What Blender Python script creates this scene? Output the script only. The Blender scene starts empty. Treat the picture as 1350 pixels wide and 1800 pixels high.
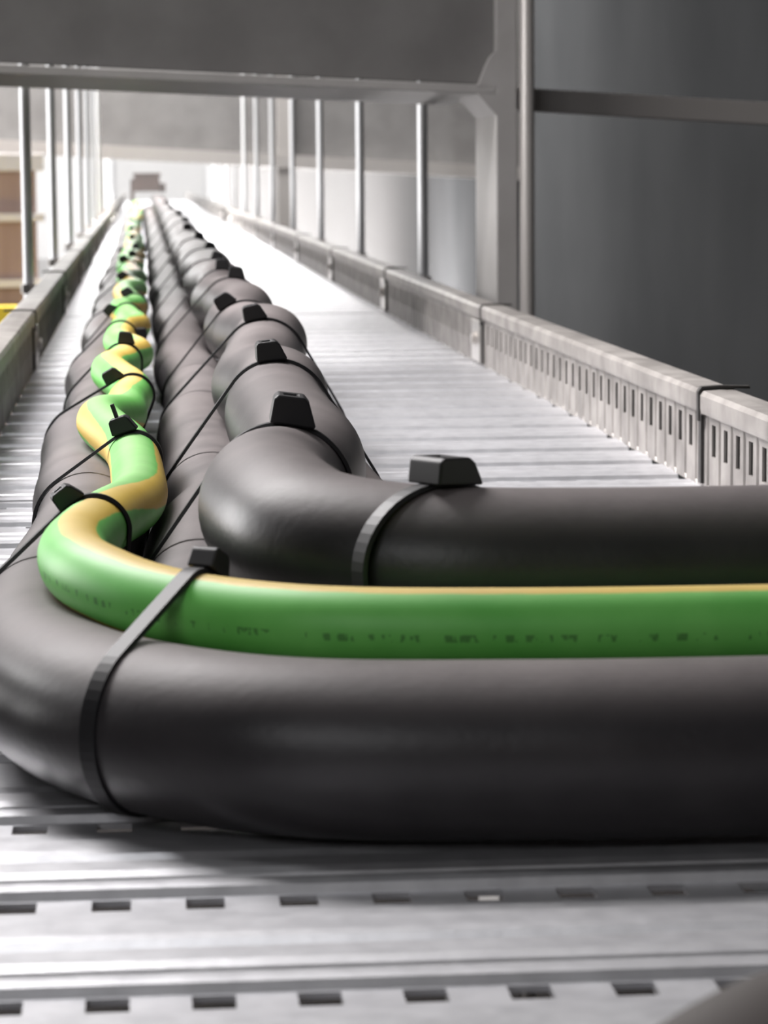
import bpy, bmesh, math, random
from mathutils import Vector, Matrix
random.seed(7)
S = bpy.context.scene
COL = S.collection
PI = math.pi

# ------------------------------------------------------------------ camera
H = 0.19            # lens height above the tray floor (m)
F = 5000.0          # focal length in px of the 1350x1800 frame
ROLL = 0.008
cam_d = bpy.data.cameras.new('camera')
cam = bpy.data.objects.new('camera', cam_d)
COL.objects.link(cam)
S.camera = cam
cam_d.sensor_fit = 'AUTO'
cam_d.sensor_width = 36
cam_d.lens = 36 * F / 1800
cam_d.clip_start = 0.02
cam_d.clip_end = 300
cam_d.dof.use_dof = True
cam_d.dof.focus_distance = 1.25
cam_d.dof.aperture_fstop = 32
# the tray runs along +Y and vanishes at pixel (255, 300)
tx, ty = 255 - 675, 900 - 300
c_, s_ = math.cos(ROLL), math.sin(ROLL)
tx, ty = tx * c_ - ty * s_, tx * s_ + ty * c_
n_ = math.sqrt(tx * tx + ty * ty + F * F)
yaw = math.asin(-tx / n_)
pitch = math.acos(F / n_ / math.cos(yaw))
fw = Vector((math.sin(yaw) * math.cos(pitch), math.cos(yaw) * math.cos(pitch), -math.sin(pitch)))
rt = Vector((math.cos(yaw), -math.sin(yaw), 0))
up = rt.cross(fw)
r2 = rt * c_ + up * s_ * -1
u2 = r2.cross(fw)
M = Matrix((r2, u2, -fw)).transposed().to_4x4()
M.translation = Vector((0, 0, H))
cam.matrix_world = M

# ------------------------------------------------------------------ world, lights, exposure
S.view_settings.view_transform = 'Standard'
S.view_settings.look = 'None'
S.view_settings.exposure = 0.0
S.view_settings.gamma = 1
S.cycles.use_denoising = True
S.cycles.max_bounces = 8
W = bpy.data.worlds.new('world')
S.world = W
W.use_nodes = True
bg = W.node_tree.nodes['Background']
bg.inputs[0].default_value = (1.0, 0.97, 0.96, 1)
bg.inputs[1].default_value = 0.85


def area(name, loc, target, sx, sy, power, color=(1, 1, 1), spread=180):
    l = bpy.data.lights.new(name, 'AREA')
    l.shape = 'RECTANGLE'
    l.size, l.size_y = sx, sy
    l.energy = power
    l.color = color
    l.spread = math.radians(spread)
    o = bpy.data.objects.new(name, l)
    COL.objects.link(o)
    o.location = loc
    o.rotation_euler = (Vector(target) - Vector(loc)).to_track_quat('-Z', 'Y').to_euler()
    return o


area('fill_far', (-0.5, 11.0, 2.3), (0.0, 11.0, 0), 1.6, 9.0, 1500, (1, 0.98, 0.97))  # added fill brightening the distant rods, tray and haze; no known fixture
area('fill_near', (-0.8, 2.3, 1.5), (0.1, 1.9, 0), 0.6, 1.2, 40, (1, 0.97, 0.97), 110)  # added fill for mid tray floor and cables, narrowed to spare the front
area('fill_behind', (-1.2, -1.6, 1.3), (0.1, 0.8, 0.05), 1.6, 0.8, 17, (0.98, 0.98, 1))  # added front fill for the green cable, unseen behind the camera
area('fill_left', (-3.6, 4.9, 0.6), (0.0, 5.2, 0.3), 3.2, 2.2, 240, (1, 0.98, 0.98))  # added area fill lighting the rods from the left, like daylight; no window built
area('fill_end', (-0.5, 21.0, 2.3), (0.0, 21.0, 0), 1.6, 6.0, 1000, (1, 0.98, 0.97))  # second added fill, whitens the haze around the vanishing point
area('wall_fill', (0.75, 13.9, -1.35), (1.5, 13.7, -0.40), 0.5, 2.0, 560, (1, 0.96, 0.95))  # added uplight hidden below the tray line, makes the pale patch on wall_right
area('overhead_lamp', (-0.10, 0.92, 1.6), (0.0, 0.75, 0.0), 0.25, 0.15, 2.6, (0.97, 0.98, 1))
area('warm_fill_behind', (0.10, -0.9, 0.42), (0.05, 0.8, 0.03), 0.12, 0.06, 0.12, (1, 0.7, 0.5))  # added warm glow, stands in for a warm thing reflected in the front cable

# ------------------------------------------------------------------ materials


def mat(name, col, rough=0.5, metal=0.0, col2=None, scale=20.0, bump=0.0, bscale=80.0, stretch=(1, 1, 1), rough2=None, spec=0.5, lo=0.35, hi=0.65, sheen=0.0):
    m = bpy.data.materials.new(name)
    m.use_nodes = True
    nt = m.node_tree
    b = nt.nodes['Principled BSDF']
    b.inputs['Roughness'].default_value = rough
    b.inputs['Metallic'].default_value = metal
    b.inputs['Specular IOR Level'].default_value = spec
    if sheen:
        b.inputs['Sheen Weight'].default_value = sheen
        b.inputs['Sheen Roughness'].default_value = 0.6
    tc = nt.nodes.new('ShaderNodeTexCoord')
    mp = nt.nodes.new('ShaderNodeMapping')
    mp.inputs['Scale'].default_value = stretch
    nt.links.new(tc.outputs['Object'], mp.inputs[0])
    if col2 is None:
        b.inputs['Base Color'].default_value = (*col, 1)
    else:
        n = nt.nodes.new('ShaderNodeTexNoise')
        n.inputs['Scale'].default_value = scale
        n.inputs['Detail'].default_value = 6
        nt.links.new(mp.outputs[0], n.inputs['Vector'])
        r = nt.nodes.new('ShaderNodeValToRGB')
        r.color_ramp.elements[0].color = (*col, 1)
        r.color_ramp.elements[1].color = (*col2, 1)
        r.color_ramp.elements[0].position = lo
        r.color_ramp.elements[1].position = hi
        nt.links.new(n.outputs[0], r.inputs[0])
        nt.links.new(r.outputs[0], b.inputs['Base Color'])
        if rough2 is not None:
            mr = nt.nodes.new('ShaderNodeMapRange')
            mr.inputs[3].default_value = rough
            mr.inputs[4].default_value = rough2
            nt.links.new(n.outputs[0], mr.inputs[0])
            nt.links.new(mr.outputs[0], b.inputs['Roughness'])
    if bump:
        n2 = nt.nodes.new('ShaderNodeTexNoise')
        n2.inputs['Scale'].default_value = bscale
        n2.inputs['Detail'].default_value = 4
        nt.links.new(mp.outputs[0], n2.inputs['Vector'])
        bp = nt.nodes.new('ShaderNodeBump')
        bp.inputs['Strength'].default_value = bump
        bp.inputs['Distance'].default_value = 0.002
        nt.links.new(n2.outputs[0], bp.inputs['Height'])
        nt.links.new(bp.outputs[0], b.inputs['Normal'])
    return m


M_GALV = mat('galvanised_floor', (0.62, 0.62, 0.645), 0.40, 0.75, (0.72, 0.72, 0.745), 90, 0.05, 260, rough2=0.44)
M_RAIL = mat('galvanised_rail', (0.21, 0.195, 0.183), 0.55, 0.35, (0.34, 0.318, 0.30), 30, 0.15, 120)
M_DARKGAP = mat('dark_joint', (0.03, 0.027, 0.025), 0.6)
M_BOLT = mat('zinc_bolt', (0.6, 0.57, 0.54), 0.3, 0.9)
M_CABLE = mat('black_cable_sheath', (0.020, 0.018, 0.020), 0.35, 0, (0.032, 0.029, 0.031), 25, 0.06, 300, rough2=0.46, spec=0.4)
M_TIE = mat('black_nylon', (0.006, 0.0055, 0.007), 0.5)
M_ROD = mat('zinc_rod', (0.78, 0.79, 0.80), 0.45, 0.2)
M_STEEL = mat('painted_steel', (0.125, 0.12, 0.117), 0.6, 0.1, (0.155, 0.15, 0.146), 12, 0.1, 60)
M_POST = mat('pale_steel', (0.29, 0.277, 0.268), 0.55, 0.1, (0.34, 0.327, 0.318), 12, 0.1, 60)  # lighter copy of the frame steel, for post, flange and gussets
M_PIPE = mat('pale_pipe', (0.36, 0.34, 0.325), 0.4, 0.3)
M_WALL = mat('grey_wall', (0.030, 0.031, 0.032), 1.0, 0, (0.036, 0.037, 0.038), 1.5, spec=0.0)
M_BROWN = mat('brown_boards', (0.34, 0.235, 0.20), 0.7, 0, (0.46, 0.34, 0.30), 9, stretch=(1, 1, 0.05))
M_WHITE = mat('white_paint', (0.8, 0.76, 0.75), 0.5)
M_YELLOW = mat('yellow_paint', (0.85, 0.62, 0.03), 0.5)
M_CONC = mat('concrete', (0.014, 0.012, 0.011), 0.9, 0, (0.024, 0.021, 0.02), 3, spec=0.05)
M_CEIL = mat('ceiling_paint', (0.5, 0.49, 0.48), 0.85, spec=0.1)
M_BOX = mat('brown_box', (0.028, 0.016, 0.012), 0.8, 0, (0.05, 0.03, 0.024), 14)


def add_dust(m, col, lo, hi, amount):
    """a film of settled dust lying on the upper side, patchy with noise"""
    nt = m.node_tree
    b = nt.nodes['Principled BSDF']
    old = b.inputs['Base Color'].links[0].from_socket
    g = nt.nodes.new('ShaderNodeNewGeometry')
    sp = nt.nodes.new('ShaderNodeSeparateXYZ')
    nt.links.new(g.outputs['Normal'], sp.inputs[0])
    mr = nt.nodes.new('ShaderNodeMapRange')
    mr.interpolation_type = 'SMOOTHSTEP'
    mr.inputs[1].default_value = lo
    mr.inputs[2].default_value = hi
    nt.links.new(sp.outputs[2], mr.inputs[0])
    tc = nt.nodes.new('ShaderNodeTexCoord')
    n = nt.nodes.new('ShaderNodeTexNoise')
    n.inputs['Scale'].default_value = 14
    n.inputs['Detail'].default_value = 8
    n.inputs['Roughness'].default_value = 0.65
    nt.links.new(tc.outputs['Object'], n.inputs['Vector'])
    m2 = nt.nodes.new('ShaderNodeMapRange')
    m2.inputs[1].default_value = 0.3
    m2.inputs[2].default_value = 0.7
    m2.inputs[3].default_value = amount * 0.5
    m2.inputs[4].default_value = amount
    nt.links.new(n.outputs[0], m2.inputs[0])
    mu = nt.nodes.new('ShaderNodeMath')
    mu.operation = 'MULTIPLY'
    nt.links.new(mr.outputs[0], mu.inputs[0])
    nt.links.new(m2.outputs[0], mu.inputs[1])
    mx = nt.nodes.new('ShaderNodeMix')
    mx.data_type = 'RGBA'
    nt.links.new(mu.outputs[0], mx.inputs[0])
    nt.links.new(old, mx.inputs[6])
    mx.inputs[7].default_value = (*col, 1)
    nt.links.new(mx.outputs[2], b.inputs['Base Color'])
    if not b.inputs['Roughness'].links:
        return
    ro = b.inputs['Roughness'].links[0].from_socket
    mr2 = nt.nodes.new('ShaderNodeMix')
    mr2.data_type = 'FLOAT'
    nt.links.new(mu.outputs[0], mr2.inputs[0])
    nt.links.new(ro, mr2.inputs[2])
    mr2.inputs[3].default_value = 0.75
    nt.links.new(mr2.outputs[0], b.inputs['Roughness'])


add_dust(M_CABLE, (0.27, 0.235, 0.23), 0.38, 1.0, 0.62)


def green_material():
    m = bpy.data.materials.new('green_yellow_sheath')
    m.use_nodes = True
    nt = m.node_tree
    b = nt.nodes['Principled BSDF']
    b.inputs['Roughness'].default_value = 0.5
    uv = nt.nodes.new('ShaderNodeUVMap')
    uv.uv_map = 'sheath'
    sep = nt.nodes.new('ShaderNodeSeparateXYZ')
    nt.links.new(uv.outputs[0], sep.inputs[0])
    # two opposite yellow stripes: distance of fract(2u) from .5

    def mth(op, a, bv=None):
        n = nt.nodes.new('ShaderNodeMath')
        n.operation = op
        if isinstance(a, (int, float)):
            n.inputs[0].default_value = a
        else:
            nt.links.new(a, n.inputs[0])
        if bv is not None:
            if isinstance(bv, (int, float)):
                n.inputs[1].default_value = bv
            else:
                nt.links.new(bv, n.inputs[1])
        return n.outputs[0]
    no = nt.nodes.new('ShaderNodeTexNoise')
    no.inputs['Scale'].default_value = 60
    tc = nt.nodes.new('ShaderNodeTexCoord')
    nt.links.new(tc.outputs['Object'], no.inputs['Vector'])
    wob = mth('MULTIPLY', mth('SUBTRACT', no.outputs[0], 0.5), 0.04)
    d = mth('ABSOLUTE', mth('SUBTRACT', mth('FRACT', mth('ADD', mth('MULTIPLY', sep.outputs[0], 2.0), wob)), 0.5))
    mr = nt.nodes.new('ShaderNodeMapRange')
    mr.interpolation_type = 'SMOOTHSTEP'
    mr.inputs[1].default_value = 0.165
    mr.inputs[2].default_value = 0.195
    nt.links.new(d, mr.inputs[0])
    # scuffs on the sheath
    n1 = nt.nodes.new('ShaderNodeTexNoise')
    n1.inputs['Scale'].default_value = 35
    n1.inputs['Detail'].default_value = 6
    nt.links.new(tc.outputs['Object'], n1.inputs['Vector'])
    g = nt.nodes.new('ShaderNodeValToRGB')
    g.color_ramp.elements[0].color = (0.115, 0.49, 0.075, 1)
    g.color_ramp.elements[1].color = (0.18, 0.60, 0.12, 1)
    g.color_ramp.elements[0].position = 0.3
    g.color_ramp.elements[1].position = 0.7
    nt.links.new(n1.outputs[0], g.inputs[0])
    y = nt.nodes.new('ShaderNodeValToRGB')
    y.color_ramp.elements[0].color = (0.62, 0.40, 0.045, 1)
    y.color_ramp.elements[1].color = (0.78, 0.56, 0.10, 1)
    nt.links.new(n1.outputs[0], y.inputs[0])
    mx = nt.nodes.new('ShaderNodeMix')
    mx.data_type = 'RGBA'
    nt.links.new(mr.outputs[0], mx.inputs[0])
    nt.links.new(y.outputs[0], mx.inputs[6])
    nt.links.new(g.outputs[0], mx.inputs[7])
    # rubbed dark printing along one side of the sheath
    n3 = nt.nodes.new('ShaderNodeTexNoise')
    n3.inputs['Scale'].default_value = 420
    n3.inputs['Detail'].default_value = 2
    mp = nt.nodes.new('ShaderNodeMapping')
    mp.inputs['Scale'].default_value = (1, 1, 0.35)
    nt.links.new(tc.outputs['Object'], mp.inputs[0])
    nt.links.new(mp.outputs[0], n3.inputs['Vector'])
    band = mth('LESS_THAN', mth('ABSOLUTE', mth('SUBTRACT', sep.outputs[0], 0.985)), 0.04)
    inkraw = mth('GREATER_THAN', n3.outputs[0], 0.56)
    ink = mth('MULTIPLY', mth('MULTIPLY', inkraw, band), 0.55)
    mk = nt.nodes.new('ShaderNodeMix')
    mk.data_type = 'RGBA'
    nt.links.new(ink, mk.inputs[0])
    nt.links.new(mx.outputs[2], mk.inputs[6])
    mk.inputs[7].default_value = (0.012, 0.06, 0.012, 1)
    nt.links.new(mk.outputs[2], b.inputs['Base Color'])
    return m


M_GREEN = green_material()
add_dust(M_GREEN, (0.62, 0.58, 0.46), 0.7, 1.15, 0.45)

# ------------------------------------------------------------------ helpers


def obj(name, bm, m, parent=None, smooth=False, bev=0.0):
    me = bpy.data.meshes.new(name)
    bmesh.ops.recalc_face_normals(bm, faces=bm.faces)
    bm.to_mesh(me)
    bm.free()
    me.materials.append(m)
    o = bpy.data.objects.new(name, me)
    COL.objects.link(o)
    if smooth:
        for p in me.polygons:
            p.use_smooth = True
    if parent:
        o.parent = parent
    if bev:
        md = o.modifiers.new('bevel', 'BEVEL')
        md.width = bev
        md.segments = 2
        md.limit_method = 'ANGLE'
    return o


def tag(o, label=None, cat=None, group=None, kind=None):
    if label:
        o['label'] = label
    if cat:
        o['category'] = cat
    if group:
        o['group'] = group
    if kind:
        o['kind'] = kind
    return o


def empty(name, loc=(0, 0, 0), rot=(0, 0, 0)):
    o = bpy.data.objects.new(name, None)
    COL.objects.link(o)
    o.location = loc
    o.rotation_euler = rot
    return o


def add_box(bm, x0, x1, y0, y1, z0, z1):
    v = [bm.verts.new((x, y, z)) for x in (x0, x1) for y in (y0, y1) for z in (z0, z1)]
    for f in ((0, 1, 3, 2), (4, 6, 7, 5), (0, 4, 5, 1), (2, 3, 7, 6), (0, 2, 6, 4), (1, 5, 7, 3)):
        bm.faces.new([v[i] for i in f])


def box(*a):
    bm = bmesh.new()
    add_box(bm, *a)
    return bm


def add_prism(bm, pts, y0, y1):
    """polygon in XZ extruded along Y"""
    a = [bm.verts.new((x, y0, z)) for x, z in pts]
    b = [bm.verts.new((x, y1, z)) for x, z in pts]
    bm.faces.new(a)
    bm.faces.new(b[::-1])
    for i in range(len(pts)):
        j = (i + 1) % len(pts)
        bm.faces.new((a[i], a[j], b[j], b[i]))


def add_cyl(bm, p0, p1, r, n=16):
    p0, p1 = Vector(p0), Vector(p1)
    t = (p1 - p0).normalized()
    a = t.orthogonal().normalized()
    b = t.cross(a)
    r0, r1 = [], []
    for i in range(n):
        k = 2 * PI * i / n
        o = (a * math.cos(k) + b * math.sin(k)) * r
        r0.append(bm.verts.new(p0 + o))
        r1.append(bm.verts.new(p1 + o))
    bm.faces.new(r0[::-1])
    bm.faces.new(r1)
    for i in range(n):
        j = (i + 1) % n
        bm.faces.new((r0[i], r0[j], r1[j], r1[i]))


# ------------------------------------------------------------------ the hall (structure)
def struct(name, bm, m):
    return tag(obj(name, bm, m), kind='structure')


struct('floor', box(-8, 8, -6, 62, -1.75, -1.6), M_CONC)
struct('wall_back', box(-8, 8, -2.6, -2.5, -1.6, 2.6), M_WALL)
struct('wall_left', box(-4.0, -3.9, -2.6, 3.2, -1.6, 2.6), M_WALL)
struct('ceiling', box(-8, 8, -6, 62, 2.6, 2.7), M_CEIL)
struct('wall_right', box(1.5, 1.6, 1.0, 60, -1.6, 2.6), M_WALL)

# ------------------------------------------------------------------ cable tray
XL, XR = -0.103, 0.331
SEC = 1.1
ROW = 0.0916667     # 12 rows in a section
HP = 0.025          # hole pitch
Y_JOINTS = [-0.525 + SEC * k for k in range(20)]


PROF = [(0, -.0026), (.14, -.0026), (.155, -.0002), (.19, 0.0003), (.235, 0.0003), (.245, -.0026), (.262, -.0026), (.285, .0), (.33, .0010), (.45, .0010),
        (.455, -.0008), (.53, -.0010), (.56, .0006), (.60, .0010), (.74, .0010), (.745, -.0010), (.90, -.0012), (.91, -.0026), (1, -.0026)]


def floor_z(t):
    """pressed ribs along the tray; t in 0..1 of one row period"""
    for (a, za), (b, zb_) in zip(PROF, PROF[1:]):
        if t <= b:
            return za + (zb_ - za) * (t - a) / (b - a)
    return PROF[-1][1]


def floor_panel_bm():
    bm = bmesh.new()
    HX, HY = 0.0104, 0.0112
    nh = int((XR - XL) / HP)
    off = ((XR - XL) - nh * HP) / 2
    xs = [XL - 0.0034]
    for i in range(nh):
        c = XL + off + HP * (i + 0.5)
        xs += [c - HX / 2, c + HX / 2]
    xs.append(XR + 0.0034)
    hole_col = set(range(1, len(xs) - 1, 2))
    ys, holes = [], []
    c0 = 0.04
    tt = [0, 0.06]
    # row pattern: hole spans t = .0 - .122
    for r in range(-1, 12):
        y0 = r * ROW + 0.0704
        fr = [0.0, HY / ROW] + [p[0] for p in PROF[1:-1]]
        for k, f in enumerate(fr):
            y = y0 + f * ROW
            if y < 0.002 or y > SEC - 0.002:
                continue
            if k == 0:
                holes.append(len(ys) + 1)
            ys.append((y, f))
    ys = [(0.0, 0.235)] + ys + [(SEC, 0.235)]
    g = []
    for y, f in ys:
        z = floor_z(f)
        g.append([bm.verts.new((x, y, z)) for x in xs])
    hs = set(holes)
    for j in range(len(ys) - 1):
        for i in range(len(xs) - 1):
            if j in hs and i in hole_col:
                a, b, c, d = g[j][i], g[j][i + 1], g[j + 1][i + 1], g[j + 1][i]
                low = [bm.verts.new(v.co - Vector((0, 0, 0.0018))) for v in (a, b, c, d)]
                q = (a, b, c, d)
                for k in range(4):
                    m = (k + 1) % 4
                    bm.faces.new((q[k], q[m], low[m], low[k]))
                continue
            bm.faces.new((g[j][i], g[j][i + 1], g[j + 1][i + 1], g[j + 1][i]))
    return bm


def rail_bm(s):
    """slotted side wall with folded top flange; s=+1 right, -1 left. local x=0 is the inner lip."""
    bm = bmesh.new()
    P = 0.0343        # slot pitch (32 in a section)
    n = 32
    rows_z = [0.0, 0.003, 0.022, 0.027, 0.041, 0.045]
    ys = []
    for i in range(n):
        y0 = 0.0012 + i * P
        # slot 0..7mm, flat, groove 17..20mm
        ys += [(y0 + 0.003, 's'), (y0 + 0.0140, 'f'), (y0 + 0.0215, 'g'), (y0 + 0.0240, 'g2'), (y0 + 0.0285, 'f')]
    ys = [(0.0, 'f')] + ys + [(SEC, 'f')]
    wx = 0.0035 * s
    g = []
    for y, k in ys:
        col = []
        for z in rows_z:
            dx = 0.0
            if k == 'g2' and 0.002 < z < 0.044:
                dx = 0.0045 * s
            col.append(bm.verts.new((wx + dx, y, z)))
        g.append(col)
    for j in range(len(ys) - 1):
        for i in range(len(rows_z) - 1):
            if ys[j][1] == 's' and 2 <= i <= 3:
                a, b, c, d = g[j][i], g[j][i + 1], g[j + 1][i + 1], g[j + 1][i]
                q = (a, b, c, d)
                low = [bm.verts.new(v.co + Vector((0.0015 * s, 0, 0))) for v in q]
                for k in range(4):
                    m = (k + 1) % 4
                    if i == 2 and k == 1 or i == 3 and k == 3:
                        continue
                    bm.faces.new((q[k], q[m], low[m], low[k]))
                continue
            bm.faces.new((g[j][i], g[j][i + 1], g[j + 1][i + 1], g[j + 1][i]))
    # folded flange: lip, top, outer return
    pr = [(0.0035, 0.045), (0.0005, 0.0465), (0, 0.049), (0, 0.057), (0.002, 0.0598), (0.012, 0.0603), (0.021, 0.0600), (0.0245, 0.058), (0.025, 0.045),
          (0.0235, 0.045), (0.023, 0.057), (0.003, 0.0575), (0.0015, 0.049)]
    N = 12
    rings = []
    for j in range(N + 1):
        y = SEC * j / N
        rings.append([bm.verts.new((x * s, y, z)) for x, z in pr])
    for j in range(N):
        for i in range(len(pr) - 1):
            bm.faces.new((rings[j][i], rings[j][i + 1], rings[j + 1][i + 1], rings[j + 1][i]))
    return bm


def clip_bm(s):
    """dark wire-thin joint strip hugging the flange and inner face"""
    bm = bmesh.new()
    pr = [(-0.001, 0.041), (-0.0012, 0.0585), (0.001, 0.0615), (0.012, 0.0622), (0.030, 0.0617), (0.0305, 0.0600),
          (0.030, 0.0600), (0.012, 0.0605), (0.0015, 0.0600), (0.0002, 0.058), (0.0002, 0.041)]
    a = [bm.verts.new((x * s, -0.0025, z)) for x, z in pr]
    b = [bm.verts.new((x * s, 0.0035, z)) for x, z in pr]
    bm.faces.new(a)
    bm.faces.new(b[::-1])
    for i in range(len(pr)):
        j = (i + 1) % len(pr)
        bm.faces.new((a[i], a[j], b[j], b[i]))
    return bm


def bolt_bm(s):
    bm = bmesh.new()
    add_cyl(bm, (0.0040 * s, 0, 0), (0.0015 * s, 0, 0), 0.0085, 20)
    add_cyl(bm, (0.0015 * s, 0, 0), (-0.003 * s, 0, 0), 0.006, 6)
    return bm


ords = ['first', 'second', 'third', 'fourth', 'fifth', 'sixth', 'seventh', 'eighth', 'ninth', 'tenth', 'eleventh', 'twelfth', 'thirteenth',
        'fourteenth', 'fifteenth', 'sixteenth', 'seventeenth', 'eighteenth', 'nineteenth', 'twentieth']


def copy_tree(o, parent=None):
    c = o.copy()
    COL.objects.link(c)
    if parent:
        c.parent = parent
    for ch in list(o.children):
        copy_tree(ch, c)
    return c


def tray_section(plates):
    r = empty('cable_tray_section')
    obj('floor_panel', floor_panel_bm(), M_GALV, r)
    for s, x in ((-1, XL), (1, XR)):
        o = obj('side_rail', rail_bm(s), M_RAIL, r)
        o.location.x = x
        c = obj('joint_strip', clip_bm(s), M_DARKGAP, r)
        c.location.x = x
        tag(c, 'dark joint strip')
        if plates:
            j = obj('coupler_plate', box(0.0005 * s, 0.0030 * s, 0.016, 0.085, 0.003, 0.044), M_BOLT, r, bev=0.0008)
            j.location.x = x
            k = obj('bolt', bolt_bm(s), M_BOLT, j)
            k.location = (-0.0015 * s, 0.045, 0.026)
        gp = obj('end_gap', box(0.0015 * s, 0.0033 * s, 0.002, 0.010, 0.003, 0.044), M_DARKGAP, r)
        gp.location.x = x
        tag(gp, 'dark upright gap at the joint')
    return r


tray0 = tray_section(False)
tray_far = None
for k, y in enumerate(Y_JOINTS):
    if k == 0:
        o = tray0
    elif k < 3:
        o = copy_tree(tray0)
    elif k == 3:
        o = tray_far = tray_section(True)
    else:
        o = copy_tree(tray_far)
    o.location = (0, y, -0.0006 * (k % 2))
    if k == 0:
        lab = 'galvanised cable tray section nearest the camera, below the bottom edge of the picture'
    elif k == 1:
        lab = 'galvanised perforated cable tray section in the foreground under the bending cables'
    elif k == 2:
        lab = 'galvanised tray section with slotted right rail ending beside the grey steel post'
    elif k == 3:
        lab = 'galvanised tray section just beyond the steel post, dull grey floor ribs'
    else:
        lab = 'bright distant galvanised tray section, %s joint beyond the steel post' % ords[k - 4]
    tag(o, lab, 'cable tray', 'galvanised cable tray sections')

# ------------------------------------------------------------------ cables
R_B, R_G = 0.0255, 0.0120
LIFT = 0.0024


def catmull(pts, step):
    out = []
    P = [Vector(p) for p in pts]
    P = [P[0] * 2 - P[1]] + P + [P[-1] * 2 - P[-2]]
    for i in range(1, len(P) - 2):
        a, b, c, d = P[i - 1:i + 3]
        L = (c - b).length
        n = max(1, int(L / step(b.y) + 0.5))
        # centripetal parameterisation
        t0 = 0.0
        t1 = t0 + max(1e-6, (b - a).length) ** 0.5
        t2 = t1 + max(1e-6, (c - b).length) ** 0.5
        t3 = t2 + max(1e-6, (d - c).length) ** 0.5
        for k in range(n):
            t = t1 + (t2 - t1) * k / n
            A1 = a * ((t1 - t) / (t1 - t0)) + b * ((t - t0) / (t1 - t0))
            A2 = b * ((t2 - t) / (t2 - t1)) + c * ((t - t1) / (t2 - t1))
            A3 = c * ((t3 - t) / (t3 - t2)) + d * ((t - t2) / (t3 - t2))
            B1 = A1 * ((t2 - t) / (t2 - t0)) + A2 * ((t - t0) / (t2 - t0))
            B2 = A2 * ((t3 - t) / (t3 - t1)) + A3 * ((t - t1) / (t3 - t1))
            out.append(B1 * ((t2 - t) / (t2 - t1)) + B2 * ((t - t1) / (t2 - t1)))
    out.append(P[-2].copy())
    return out


def step_fn(y):
    return 0.006 if y < 1.6 else (0.014 if y < 4 else 0.05)


def tube(name, path, r, m, n=48, twist=None):
    bm = bmesh.new()
    uvl = bm.loops.layers.uv.new('sheath')
    Z = Vector((0, 0, 1))
    rings = []
    L = 0
    Ls = []
    tw = []
    for i, p in enumerate(path):
        a = path[max(0, i - 1)]
        b = path[min(len(path) - 1, i + 1)]
        T = (b - a).normalized()
        side = T.cross(Z).normalized()
        u = side.cross(T).normalized()
        if i:
            L += (p - path[i - 1]).length
        Ls.append(L)
        tw.append(twist(p) if twist else 0.0)
        rings.append([bm.verts.new(p + (side * math.cos(2 * PI * k / n) + u * math.sin(2 * PI * k / n)) * r) for k in range(n)])
    for i in range(len(path) - 1):
        for k in range(n):
            j = (k + 1) % n
            f = bm.faces.new((rings[i][k], rings[i][j], rings[i + 1][j], rings[i + 1][k]))
            uvs = ((k / n + tw[i], Ls[i]), ((k + 1) / n + tw[i], Ls[i]), ((k + 1) / n + tw[i + 1], Ls[i + 1]), (k / n + tw[i + 1], Ls[i + 1]))
            for lp, q in zip(f.loops, uvs):
                lp[uvl].uv = q
    bm.faces.new(rings[0][::-1])
    bm.faces.new(rings[-1])
    return obj(name, bm, m, smooth=True)


def far_wave(x0, z0, ax, az, lam, ph, y0, y1, drift=lambda y: 0.0, dz=lambda y: 0.0):
    pts = []
    y = y1
    while y > y0:
        k = 2 * PI * y / lam + ph
        pts.append((x0 + drift(y) + ax * math.sin(k) + ax * 0.5 * math.sin(2.3 * k + ph), y, z0 + dz(y) + az * (0.5 + 0.5 * math.sin(1.3 * k + 1))))
        y -= 0.09 if y < 6 else 0.18
    return pts


def smooth(y, a, b):
    t = min(1, max(0, (y - a) / (b - a)))
    return t * t * (3 - 2 * t)


YEND = 13.1
zb = R_B + LIFT
PATH = {}
# left cable: widest bend, becomes the front cable
PATH['L1'] = catmull(far_wave(-0.030, zb, 0.0035, 0.0, 0.62, 1.0, 1.22, YEND) +
                     [(-0.0325, 1.10, zb), (-0.0365, 1.00, zb), (-0.035, 0.92, zb), (-0.012, 0.848, zb), (0.036, 0.798, zb), (0.11, 0.783, zb), (0.22, 0.781, zb), (0.32, 0.781, zb)], step_fn)
dr = lambda y: 0.006 * smooth(y, 1.3, 1.9)
PATH['LL'] = catmull(far_wave(0.032, zb, 0.003, 0.0, 0.7, 2.0, 1.3, YEND, dr) +
                     [(0.0256, 1.22, zb), (0.0222, 1.08, zb), (0.0195, 0.97, zb), (0.030, 0.900, zb), (0.058, 0.862, zb), (0.11, 0.850, zb), (0.19, 0.850, zb), (0.32, 0.850, zb)], step_fn)
dr2 = lambda y: 0.010 * smooth(y, 1.5, 2.0)
PATH['LR'] = catmull(far_wave(0.094, zb, 0.003, 0.0, 0.55, 0.3, 1.3, YEND, dr2) +
                     [(0.098, 1.22, zb), (0.096, 1.12, zb), (0.104, 1.02, zb), (0.14, 0.955, zb), (0.20, 0.935, zb), (0.32, 0.935, zb)], step_fn)
dr3 = lambda y: 0.016 * smooth(y, 1.35, 1.9)
PATH['TOP'] = catmull(far_wave(0.062, zb + 0.0400, 0.0055, 0.004, 0.50, 2.6, 1.25, YEND, dr3, lambda y: -0.003 * smooth(y, 1.4, 2)) +
                      [(0.067, 1.19, zb + 0.040), (0.059, 1.11, zb + 0.040), (0.0465, 1.04, zb + 0.040), (0.0448, 0.975, zb + 0.040), (0.056, 0.924, zb + 0.039),
                       (0.088, 0.899, zb + 0.037), (0.14, 0.894, zb + 0.036), (0.22, 0.894, zb + 0.036), (0.32, 0.894, zb + 0.036)], step_fn)
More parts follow.
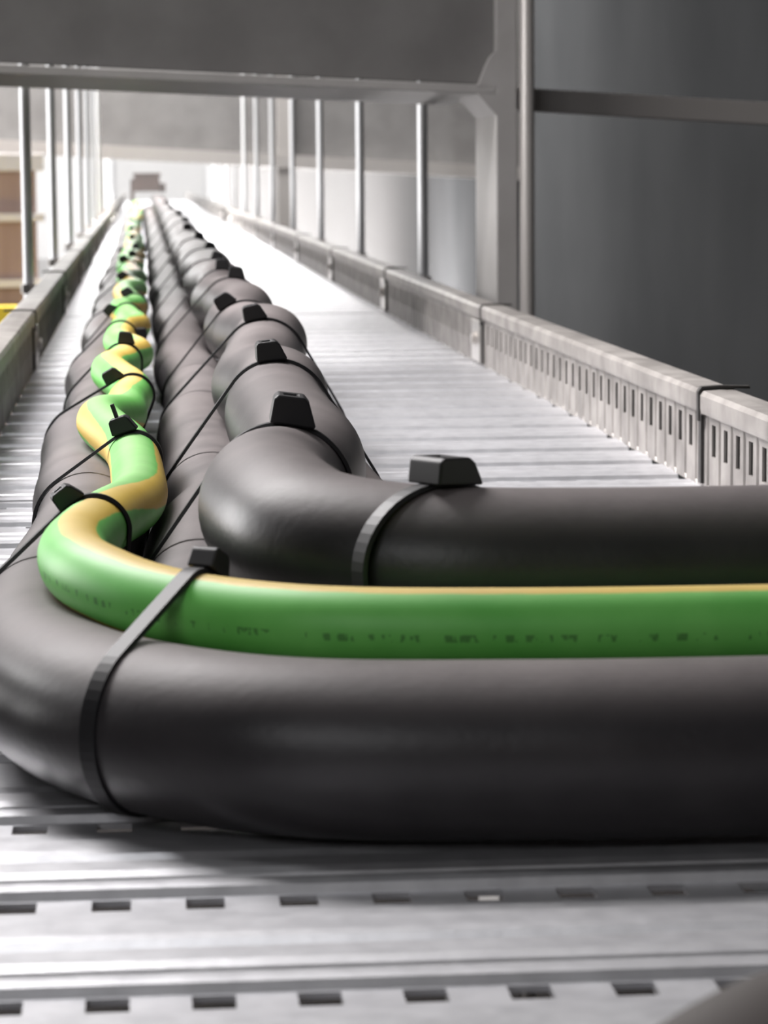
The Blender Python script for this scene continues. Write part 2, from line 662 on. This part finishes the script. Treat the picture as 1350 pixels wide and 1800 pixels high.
gx = [(-0.008, 1.36), (-0.003, 1.24), (-0.0035, 1.17), (-0.014, 1.08), (-0.022, 1.00), (-0.0245, 0.95), (-0.018, 0.904), (-0.002, 0.875), (0.022, 0.851),
      (0.055, 0.829), (0.11, 0.818), (0.20, 0.8145), (0.32, 0.8145)]


def gz(y):
    return LIFT + (0.0545 if y > 0.9 else 0.0545 + 0.0)


PATH['G'] = catmull(far_wave(-0.013, LIFT + 0.0555, 0.0065, 0.001, 0.40, 0.6, 1.42, YEND - 0.3) + [(x, y, gz(y)) for x, y in gx], step_fn)


def rest_on(key, others, r):
    """lift a cable until it just touches the ones it lies on, keeping its run smooth"""
    path = PATH[key]
    for it in range(4):
        for o, ro in others:
            Q = PATH[o]
            j = 0
            for p in path:
                near = min(Q[max(0, j - 40):j + 41], key=lambda q: (p - q).length_squared) if j else min(Q, key=lambda q: (p - q).length_squared)
                j = Q.index(near)
                # distance to the polyline through the nearest point
                a, b = Q[max(0, j - 1)], Q[min(len(Q) - 1, j + 1)]
                t = max(0.0, min(1.0, (p - a).dot(b - a) / max(1e-12, (b - a).length_squared)))
                c = a.lerp(b, t)
                v = p - c
                need = r + ro
                if v.length < need:
                    hyp = v.xy.length_squared
                    if it < 3 and hyp < need * need:
                        p.z += (c.z + math.sqrt(need * need - hyp) - p.z) * 1.0
                    else:
                        p += v.normalized() * (need - v.length)
        if it < 3:
            zs = [p.z for p in path]
            for i, p in enumerate(path):
                w = zs[max(0, i - 4):i + 5]
                p.z = sum(w) / len(w)


rest_on('TOP', (('LL', R_B), ('LR', R_B)), R_B)
rest_on('G', (('L1', R_B), ('LL', R_B)), R_G)


def g_twist(p):
    # stripe centre sits at u=.25 (fract(2u)=.5)
    a = 0.25 - 99 / 360.0
    if p.y < 0.9:
        return a
    return a - 0.18 * smooth(p.y, 0.95, 1.22) - 0.30 * smooth(p.y, 1.25, 1.75) - max(0, p.y - 1.75) * 0.25


names = {
    'L1': 'thick black cable nearest the camera, bending along the front under the green cable',
    'LL': 'thick black cable in the gap right of the green cable, left in its bundle',
    'LR': 'thick black cable lowest on the right edge of the right-hand bundle',
    'TOP': 'thick black cable on top of the right-hand bundle, bending right behind the green cable',
}
for k in ('L1', 'LL', 'LR', 'TOP'):
    tag(tube('power_cable', PATH[k], R_B, M_CABLE), names[k], 'cable', 'thick black power cables')
tag(tube('earth_cable', PATH['G'], R_G, M_GREEN, twist=g_twist), 'green and yellow striped earth cable snaking along the left black cable', 'cable')
# the loose cable at the lower right corner, close to the lens
pc = catmull([(-0.02, 0.33, zb), (0.038, 0.37, zb), (0.082, 0.427, zb), (0.120, 0.474, zb), (0.19, 0.50, zb), (0.30, 0.512, zb)], lambda y: 0.006)
tag(tube('power_cable', pc, R_B, mat('dusty_cable', (0.07, 0.06, 0.056), 0.55)), 'blurred brownish grey cable cutting the lower right corner', 'cable')

# ------------------------------------------------------------------ cable ties


def cross_at(path, P, N, near=None):
    best = None
    for i in range(len(path) - 1):
        a = (path[i] - P).dot(N)
        b = (path[i + 1] - P).dot(N)
        if a * b <= 0 and a != b:
            t = a / (a - b)
            c = path[i].lerp(path[i + 1], t)
            T = (path[min(i + 3, len(path) - 1)] - path[max(0, i - 2)]).normalized()
            d = (c - P).length
            if best is None or d < best[0]:
                best = (d, c, T)
    return best


def hull(pts):
    pts = sorted(set((round(x, 6), round(y, 6)) for x, y in pts))

    def half(ps):
        h = []
        for p in ps:
            while len(h) >= 2 and (h[-1][0] - h[-2][0]) * (p[1] - h[-2][1]) - (h[-1][1] - h[-2][1]) * (p[0] - h[-2][0]) <= 0:
                h.pop()
            h.append(p)
        return h
    a = half(pts)
    b = half(pts[::-1])
    return a[:-1] + b[:-1]


HEAD = (0.0135, 0.0125, 0.0100)


def head_bm(sc=1.0):
    """ratchet housing: local x along strap, y along strap width, z outward"""
    bm = bmesh.new()
    a, b, c = HEAD[0] * sc, HEAD[1] * sc, HEAD[2] * sc
    prof = [(-a * 0.5, 0.0005), (-a * 0.46, c * 0.86), (-a * 0.36, c), (a * 0.28, c), (a * 0.42, c * 0.80), (a * 0.62, c * 0.10), (a * 0.62, 0.0)]
    y0, y1 = -b / 2, b / 2
    A = [bm.verts.new((x, y0, z)) for x, z in prof]
    B = [bm.verts.new((x, y1, z)) for x, z in prof]
    bm.faces.new(A)
    bm.faces.new(B[::-1])
    n = len(prof)
    for i in range(n):
        j = (i + 1) % n
        if i == 2:
            # top face with a square socket
            q = [A[i], A[j], B[j], B[i]]
            ctr = sum((v.co for v in q), Vector()) / 4
            inn = [bm.verts.new(ctr + (v.co - ctr) * 0.52) for v in q]
            low = [bm.verts.new(v.co - Vector((0, 0, c * 0.5))) for v in inn]
            for k in range(4):
                m = (k + 1) % 4
                bm.faces.new((q[k], q[m], inn[m], inn[k]))
                bm.faces.new((inn[k], inn[m], low[m], low[k]))
            bm.faces.new(low)
        else:
            bm.faces.new((A[i], A[j], B[j], B[i]))
    return bm


def cable_tie(P, N, keys, head_h, label, group, width=0.0062, sc=1.0, tail=False, flip=1, hz_=1.0):
    """loop in the plane through P with normal N round the named cables; the head sits on the loop's top at h=head_h"""
    P, N = Vector(P), Vector(N).normalized()
    hd = Vector((0, 0, 1)).cross(N)
    hd = -hd if hd.x < 0 else hd
    hd.normalize()
    vd = N.cross(hd)
    if vd.z < 0:
        vd = -vd
    pts = []
    for k in keys:
        rad = R_G if k == 'G' else R_B
        res = cross_at(PATH[k], P, N)
        if not res:
            continue
        _, c, T = res
        a = T.orthogonal().normalized()
        b = T.cross(a)
        for i in range(56):
            o = (a * math.cos(2 * PI * i / 56) + b * math.sin(2 * PI * i / 56)) * (rad + 0.0002)
            q = c + o
            t = (P - q).dot(N) / T.dot(N)
            q = q + T * t
            pts.append(((q - P).dot(hd), (q - P).dot(vd)))
    h = hull(pts)
    # resample
    n = len(h)
    out = []
    for i in range(n):
        a, b = Vector(h[i]), Vector(h[(i + 1) % n])
        m = max(1, int((b - a).length / 0.004))
        for k in range(m):
            out.append(a.lerp(b, k / m))
    n = len(out)
    root = empty('cable_tie', P)
    tag(root, label, 'cable tie', group)
    th = 0.0014
    bm = bmesh.new()
    rings = []
    nr = []
    for i in range(n):
        t = (out[(i + 1) % n] - out[i - 1]).normalized()
        nrm = Vector((t.y, -t.x))
        nr.append(nrm)
        base = hd * out[i].x + vd * out[i].y
        o3 = hd * nrm.x + vd * nrm.y
        rings.append([bm.verts.new(base + N * (-width / 2)), bm.verts.new(base + o3 * th - N * (width / 2 * 0.82)),
                      bm.verts.new(base + o3 * th + N * (width / 2 * 0.82)), bm.verts.new(base + N * (width / 2))])
    for i in range(n):
        j = (i + 1) % n
        for k in range(4):
            m = (k + 1) % 4
            bm.faces.new((rings[i][k], rings[i][m], rings[j][m], rings[j][k]))
    obj('strap', bm, M_TIE, root)
    # head on the upper side
    best = max(range(n), key=lambda i: (-abs(out[i].x - head_h) if nr[i].y > 0 else -9))
    t2 = (out[(best + 1) % n] - out[best - 1]).normalized()
    if t2.x * flip < 0:
        t2 = -t2
    X = hd * t2.x + vd * t2.y
    o3 = hd * nr[best].x + vd * nr[best].y
    Yv = o3.cross(X)
    hb = head_bm(sc)
    ho = obj('head', hb, M_TIE, root, bev=0.0008)
    m3 = Matrix((X, Yv, o3)).transposed().to_4x4()
    m3.translation = hd * out[best].x + vd * out[best].y + o3 * (th * 0.3)
    ho.matrix_local = m3 @ Matrix.Diagonal((1, 1, hz_, 1))
    if tail:
        tb = bmesh.new()
        add_box(tb, -0.0015, 0.0, -0.0026, 0.0026, 0.008, 0.0145)
        to = obj('cut_tail', tb, M_TIE, root)
        to.matrix_local = m3
    return root


GR = 'black cable ties along the right-hand cable bundle'
GL = 'black cable ties along the green and yellow cable'
# front ties at the bends
cable_tie((0.018, 0.862, 0.04), (0.82, -0.57, 0.0), ['L1', 'G'], 0.0,
          'black cable tie with open square socket, strapping the green cable to the front black cable', None, width=0.0064, sc=0.74)
cable_tie((0.094, 0.897, 0.05), (0.58, -0.815, 0.0), ['TOP'], 0.0,
          'black cable tie with large wedge head on the black cable bending right', None, width=0.0068, sc=1.25, hz_=0.72)

right_ties = [(1.075, .055), (1.41, .063), (1.81, .070), (2.07, .063), (2.50, .081), (2.80, .078), (3.10, .082), (3.55, .084), (4.1, .083), (4.75, .078), (5.5, .085), (6.4, .084), (7.6, .08), (9.0, .08)]
for i, (y, x) in enumerate(right_ties):
    keys = ['LL', 'TOP', 'LR'] if i else ['LL', 'TOP']
    lab = ('black cable tie on the right-hand bundle, %s from the front' % ords[i]) if i else \
        'black cable tie with raised tilted head at the start of the right-hand bend'
    cable_tie((0, y, 0.03), (random.uniform(-.08, .08), -1, random.uniform(-.05, .05)), keys, x, lab, GR, sc=1.0 if i else 1.15, tail=False,
              width=0.0045, flip=1 if i % 2 else 1)
left_ties = [(1.035, -.027), (1.316, -.0097), (1.70, -.015), (1.96, -.0115), (2.27, -.002), (2.56, -.027), (2.87, -.013), (3.34, -.021), (3.83, -.023),
             (4.1, -.012), (4.5, -.008), (4.85, -.03), (5.3, -.015), (6.1, -.018), (7.2, -.02)]
for i, (y, x) in enumerate(left_ties):
    lab = 'black cable tie on the green and yellow cable, %s from the front bend' % ords[i]
    cable_tie((0, y, 0.03), (random.uniform(-.1, .1) if i else 0.12, -1, 0), ['L1', 'G'], x, lab, GL, sc=0.8 if i else 0.72, tail=(i == 1), width=0.0042)

# ------------------------------------------------------------------ box at the far end of the run
b = empty('junction_box', (0.032, 13.15, 0))
obj('body', box(-0.058, 0.058, -0.04, 0.08, 0.112, 0.19), M_BOX, b, bev=0.003)
obj('lid', box(-0.063, 0.063, -0.045, 0.085, 0.182, 0.197), M_BOX, b, bev=0.003)
obj('bracket', box(-0.075, -0.058, -0.02, 0.02, 0.0012, 0.17), M_BOX, b)
obj('bracket', box(0.058, 0.085, -0.02, 0.02, 0.11, 0.15), M_BOX, b)
tag(b, 'small brown box on the tray at the far end of the cables', 'box')

# ------------------------------------------------------------------ threaded rods


def rod_bm(r=0.0072, h0=-0.05, h1=1.3, n=14):
    bm = bmesh.new()
    rings = []
    z = h0
    k = 0
    while z < h1:
        rr = r if k % 2 else r * 0.9
        rings.append([bm.verts.new((rr * math.cos(2 * PI * i / n), rr * math.sin(2 * PI * i / n), z)) for i in range(n)])
        z += 0.0025 if z < 0.5 else 0.3
        k += 1
    for a, b_ in zip(rings, rings[1:]):
        for i in range(n):
            j = (i + 1) % n
            bm.faces.new((a[i], a[j], b_[j], b_[i]))
    bm.faces.new(rings[0][::-1])
    bm.faces.new(rings[-1])
    return bm


def make_rod():
    r = empty('threaded_rod')
    obj('shaft', rod_bm(), M_ROD, r, smooth=True)
    bm = bmesh.new()
    add_cyl(bm, (0, 0, 0.038), (0, 0, 0.050), 0.011, 6)
    obj('nut', bm, M_BOLT, r)
    return r


rod0 = make_rod()
rod_y = [3.88 + 1.1 * k for k in range(13)]
first = True
for side, X in (('left', -0.146), ('right', 0.381)):
    for i, y in enumerate(rod_y):
        o = rod0 if first else copy_tree(rod0)
        first = False
        o.location = (X, y - 0.03 + (0 if side == 'right' else -0.12), 0)
        lab = 'upright pale threaded rod %s of the tray, %s from the front' % (side, ords[i])
        tag(o, lab, 'rod', 'threaded rods %s of the tray' % side)

# ------------------------------------------------------------------ steel portal frame and its pipe
TILT = math.radians(2.7)


def beam_frame(name, y0, y1, zc, right_post=True):
    r = empty(name, (0, 0, 0))
    return r


fr = empty('steel_frame', (0.40, 3.2, 0))
# post: wide flange plate with return
pb = bmesh.new()
add_box(pb, 0.0, 0.0235, 0.0, 0.20, -1.55, 1.2)
obj('post', pb, M_POST, fr, bev=0.0015)
bb = bmesh.new()
zr = -0.0
add_prism(bb, [(-1.6, 0.292 + 1.6 * math.tan(TILT)), (0.0, 0.292 - 0.004), (0.0, 1.1), (-1.6, 1.1)], 0.02, 0.05)
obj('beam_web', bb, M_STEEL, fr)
bb = bmesh.new()
sl = math.tan(TILT)
add_prism(bb, [(-1.6, 0.276 + 1.6 * sl), (0.0, 0.276), (0.0, 0.286), (-1.6, 0.286 + 1.6 * sl)], 0.0, 0.51)
obj('beam_flange', bb, M_POST, fr, bev=0.001)
gb = bmesh.new()
add_prism(gb, [(-0.022, 0.278), (0.001, 0.252), (0.001, 0.278)], 0.0, 0.20)
obj('corner_gusset', gb, M_POST, fr)
gb = bmesh.new()
add_prism(gb, [(-0.020, 0.285), (0.001, 0.285), (0.001, 0.325), (-0.006, 0.318), (-0.012, 0.306)], 0.0, 0.05)
obj('corner_gusset', gb, M_POST, fr)
rb = bmesh.new()
add_prism(rb, [(0.024, 0.262), (0.60, 0.262 - 0.60 * 0.06), (0.60, 0.288 - 0.60 * 0.06), (0.024, 0.288)], 0.12, 0.16)
obj('cross_rail', rb, M_PIPE, fr, bev=0.001)
tag(fr, 'grey steel post and beam frame crossing over the tray', 'steel frame')
pp = bmesh.new()
add_cyl(pp, (0, 0, -1.59), (0, 0, 1.2), 0.0085, 24)
po = obj('pipe', pp, M_PIPE, smooth=False)
for p in po.data.polygons:
    p.use_smooth = len(p.vertices) == 4
po.location = (0.4345, 3.2, 0)
tag(po, 'thin pale vertical pipe standing beside the grey steel post', 'pipe')

# second frame further along the hall
f2 = empty('steel_frame', (0.54, 11.2, 0))
obj('post', box(0.0, 0.05, 0.0, 0.25, -1.58, 1.3), M_PIPE, f2)
bb = bmesh.new()
add_prism(bb, [(-3.0, 0.215 + 3 * .06), (1.0, 0.215 - .06), (1.0, 0.9), (-3.0, 1.1)], 0.05, 0.12)
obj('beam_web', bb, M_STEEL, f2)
bb = bmesh.new()
add_prism(bb, [(-3.0, 0.213 + 3 * .06), (1.0, 0.213 - .06), (1.0, 0.265 - .06), (-3.0, 0.265 + 3 * .06)], -0.01, 0.2)
obj('beam_flange', bb, M_PIPE, f2)
tag(f2, 'second pale steel frame seen through the opening behind the rods', 'steel frame')

# ------------------------------------------------------------------ brown boarded panel with white rails, yellow beam (left)
pn = empty('board_panel', (-0.72, 10.0, 0))
obj('boards', box(-1.2, 0.36, 0.0, 0.04, -1.1, 0.205), M_BROWN, pn)
for z in (0.046, -0.182):
    obj('rail', box(-1.2, 0.39, -0.05, 0.0, z - 0.014, z + 0.014), M_WHITE, pn, bev=0.003)
obj('top_rail', box(-1.2, 0.39, -0.05, 0.05, 0.205, 0.265), M_WHITE, pn, bev=0.003)
tag(pn, 'brown boarded panel with white horizontal rails behind the left rods', 'panel')
yb = tag(obj('yellow_beam', box(-2.0, -0.20, 9.6, 9.7, -0.36, -0.245), M_YELLOW, bev=0.004), 'bright yellow beam at the far left edge below the brown panel', 'beam')

# ------------------------------------------------------------------ dusty bright haze down the hall
hz = bpy.data.materials.new('hall_haze')
hz.use_nodes = True
hn = hz.node_tree
hn.nodes.remove(hn.nodes['Principled BSDF'])
vs = hn.nodes.new('ShaderNodeVolumeScatter')
vs.inputs['Color'].default_value = (1, 0.985, 0.98, 1)
vs.inputs['Density'].default_value = 0.06
vs.inputs['Anisotropy'].default_value = 0.3
hn.links.new(vs.outputs[0], hn.nodes['Material Output'].inputs['Volume'])
ho = obj('haze', box(-7, 1.2, 10.8, 26, -1.59, 2.59), hz)
tag(ho, 'pale bright haze filling the far end of the hall', 'haze', kind='stuff')
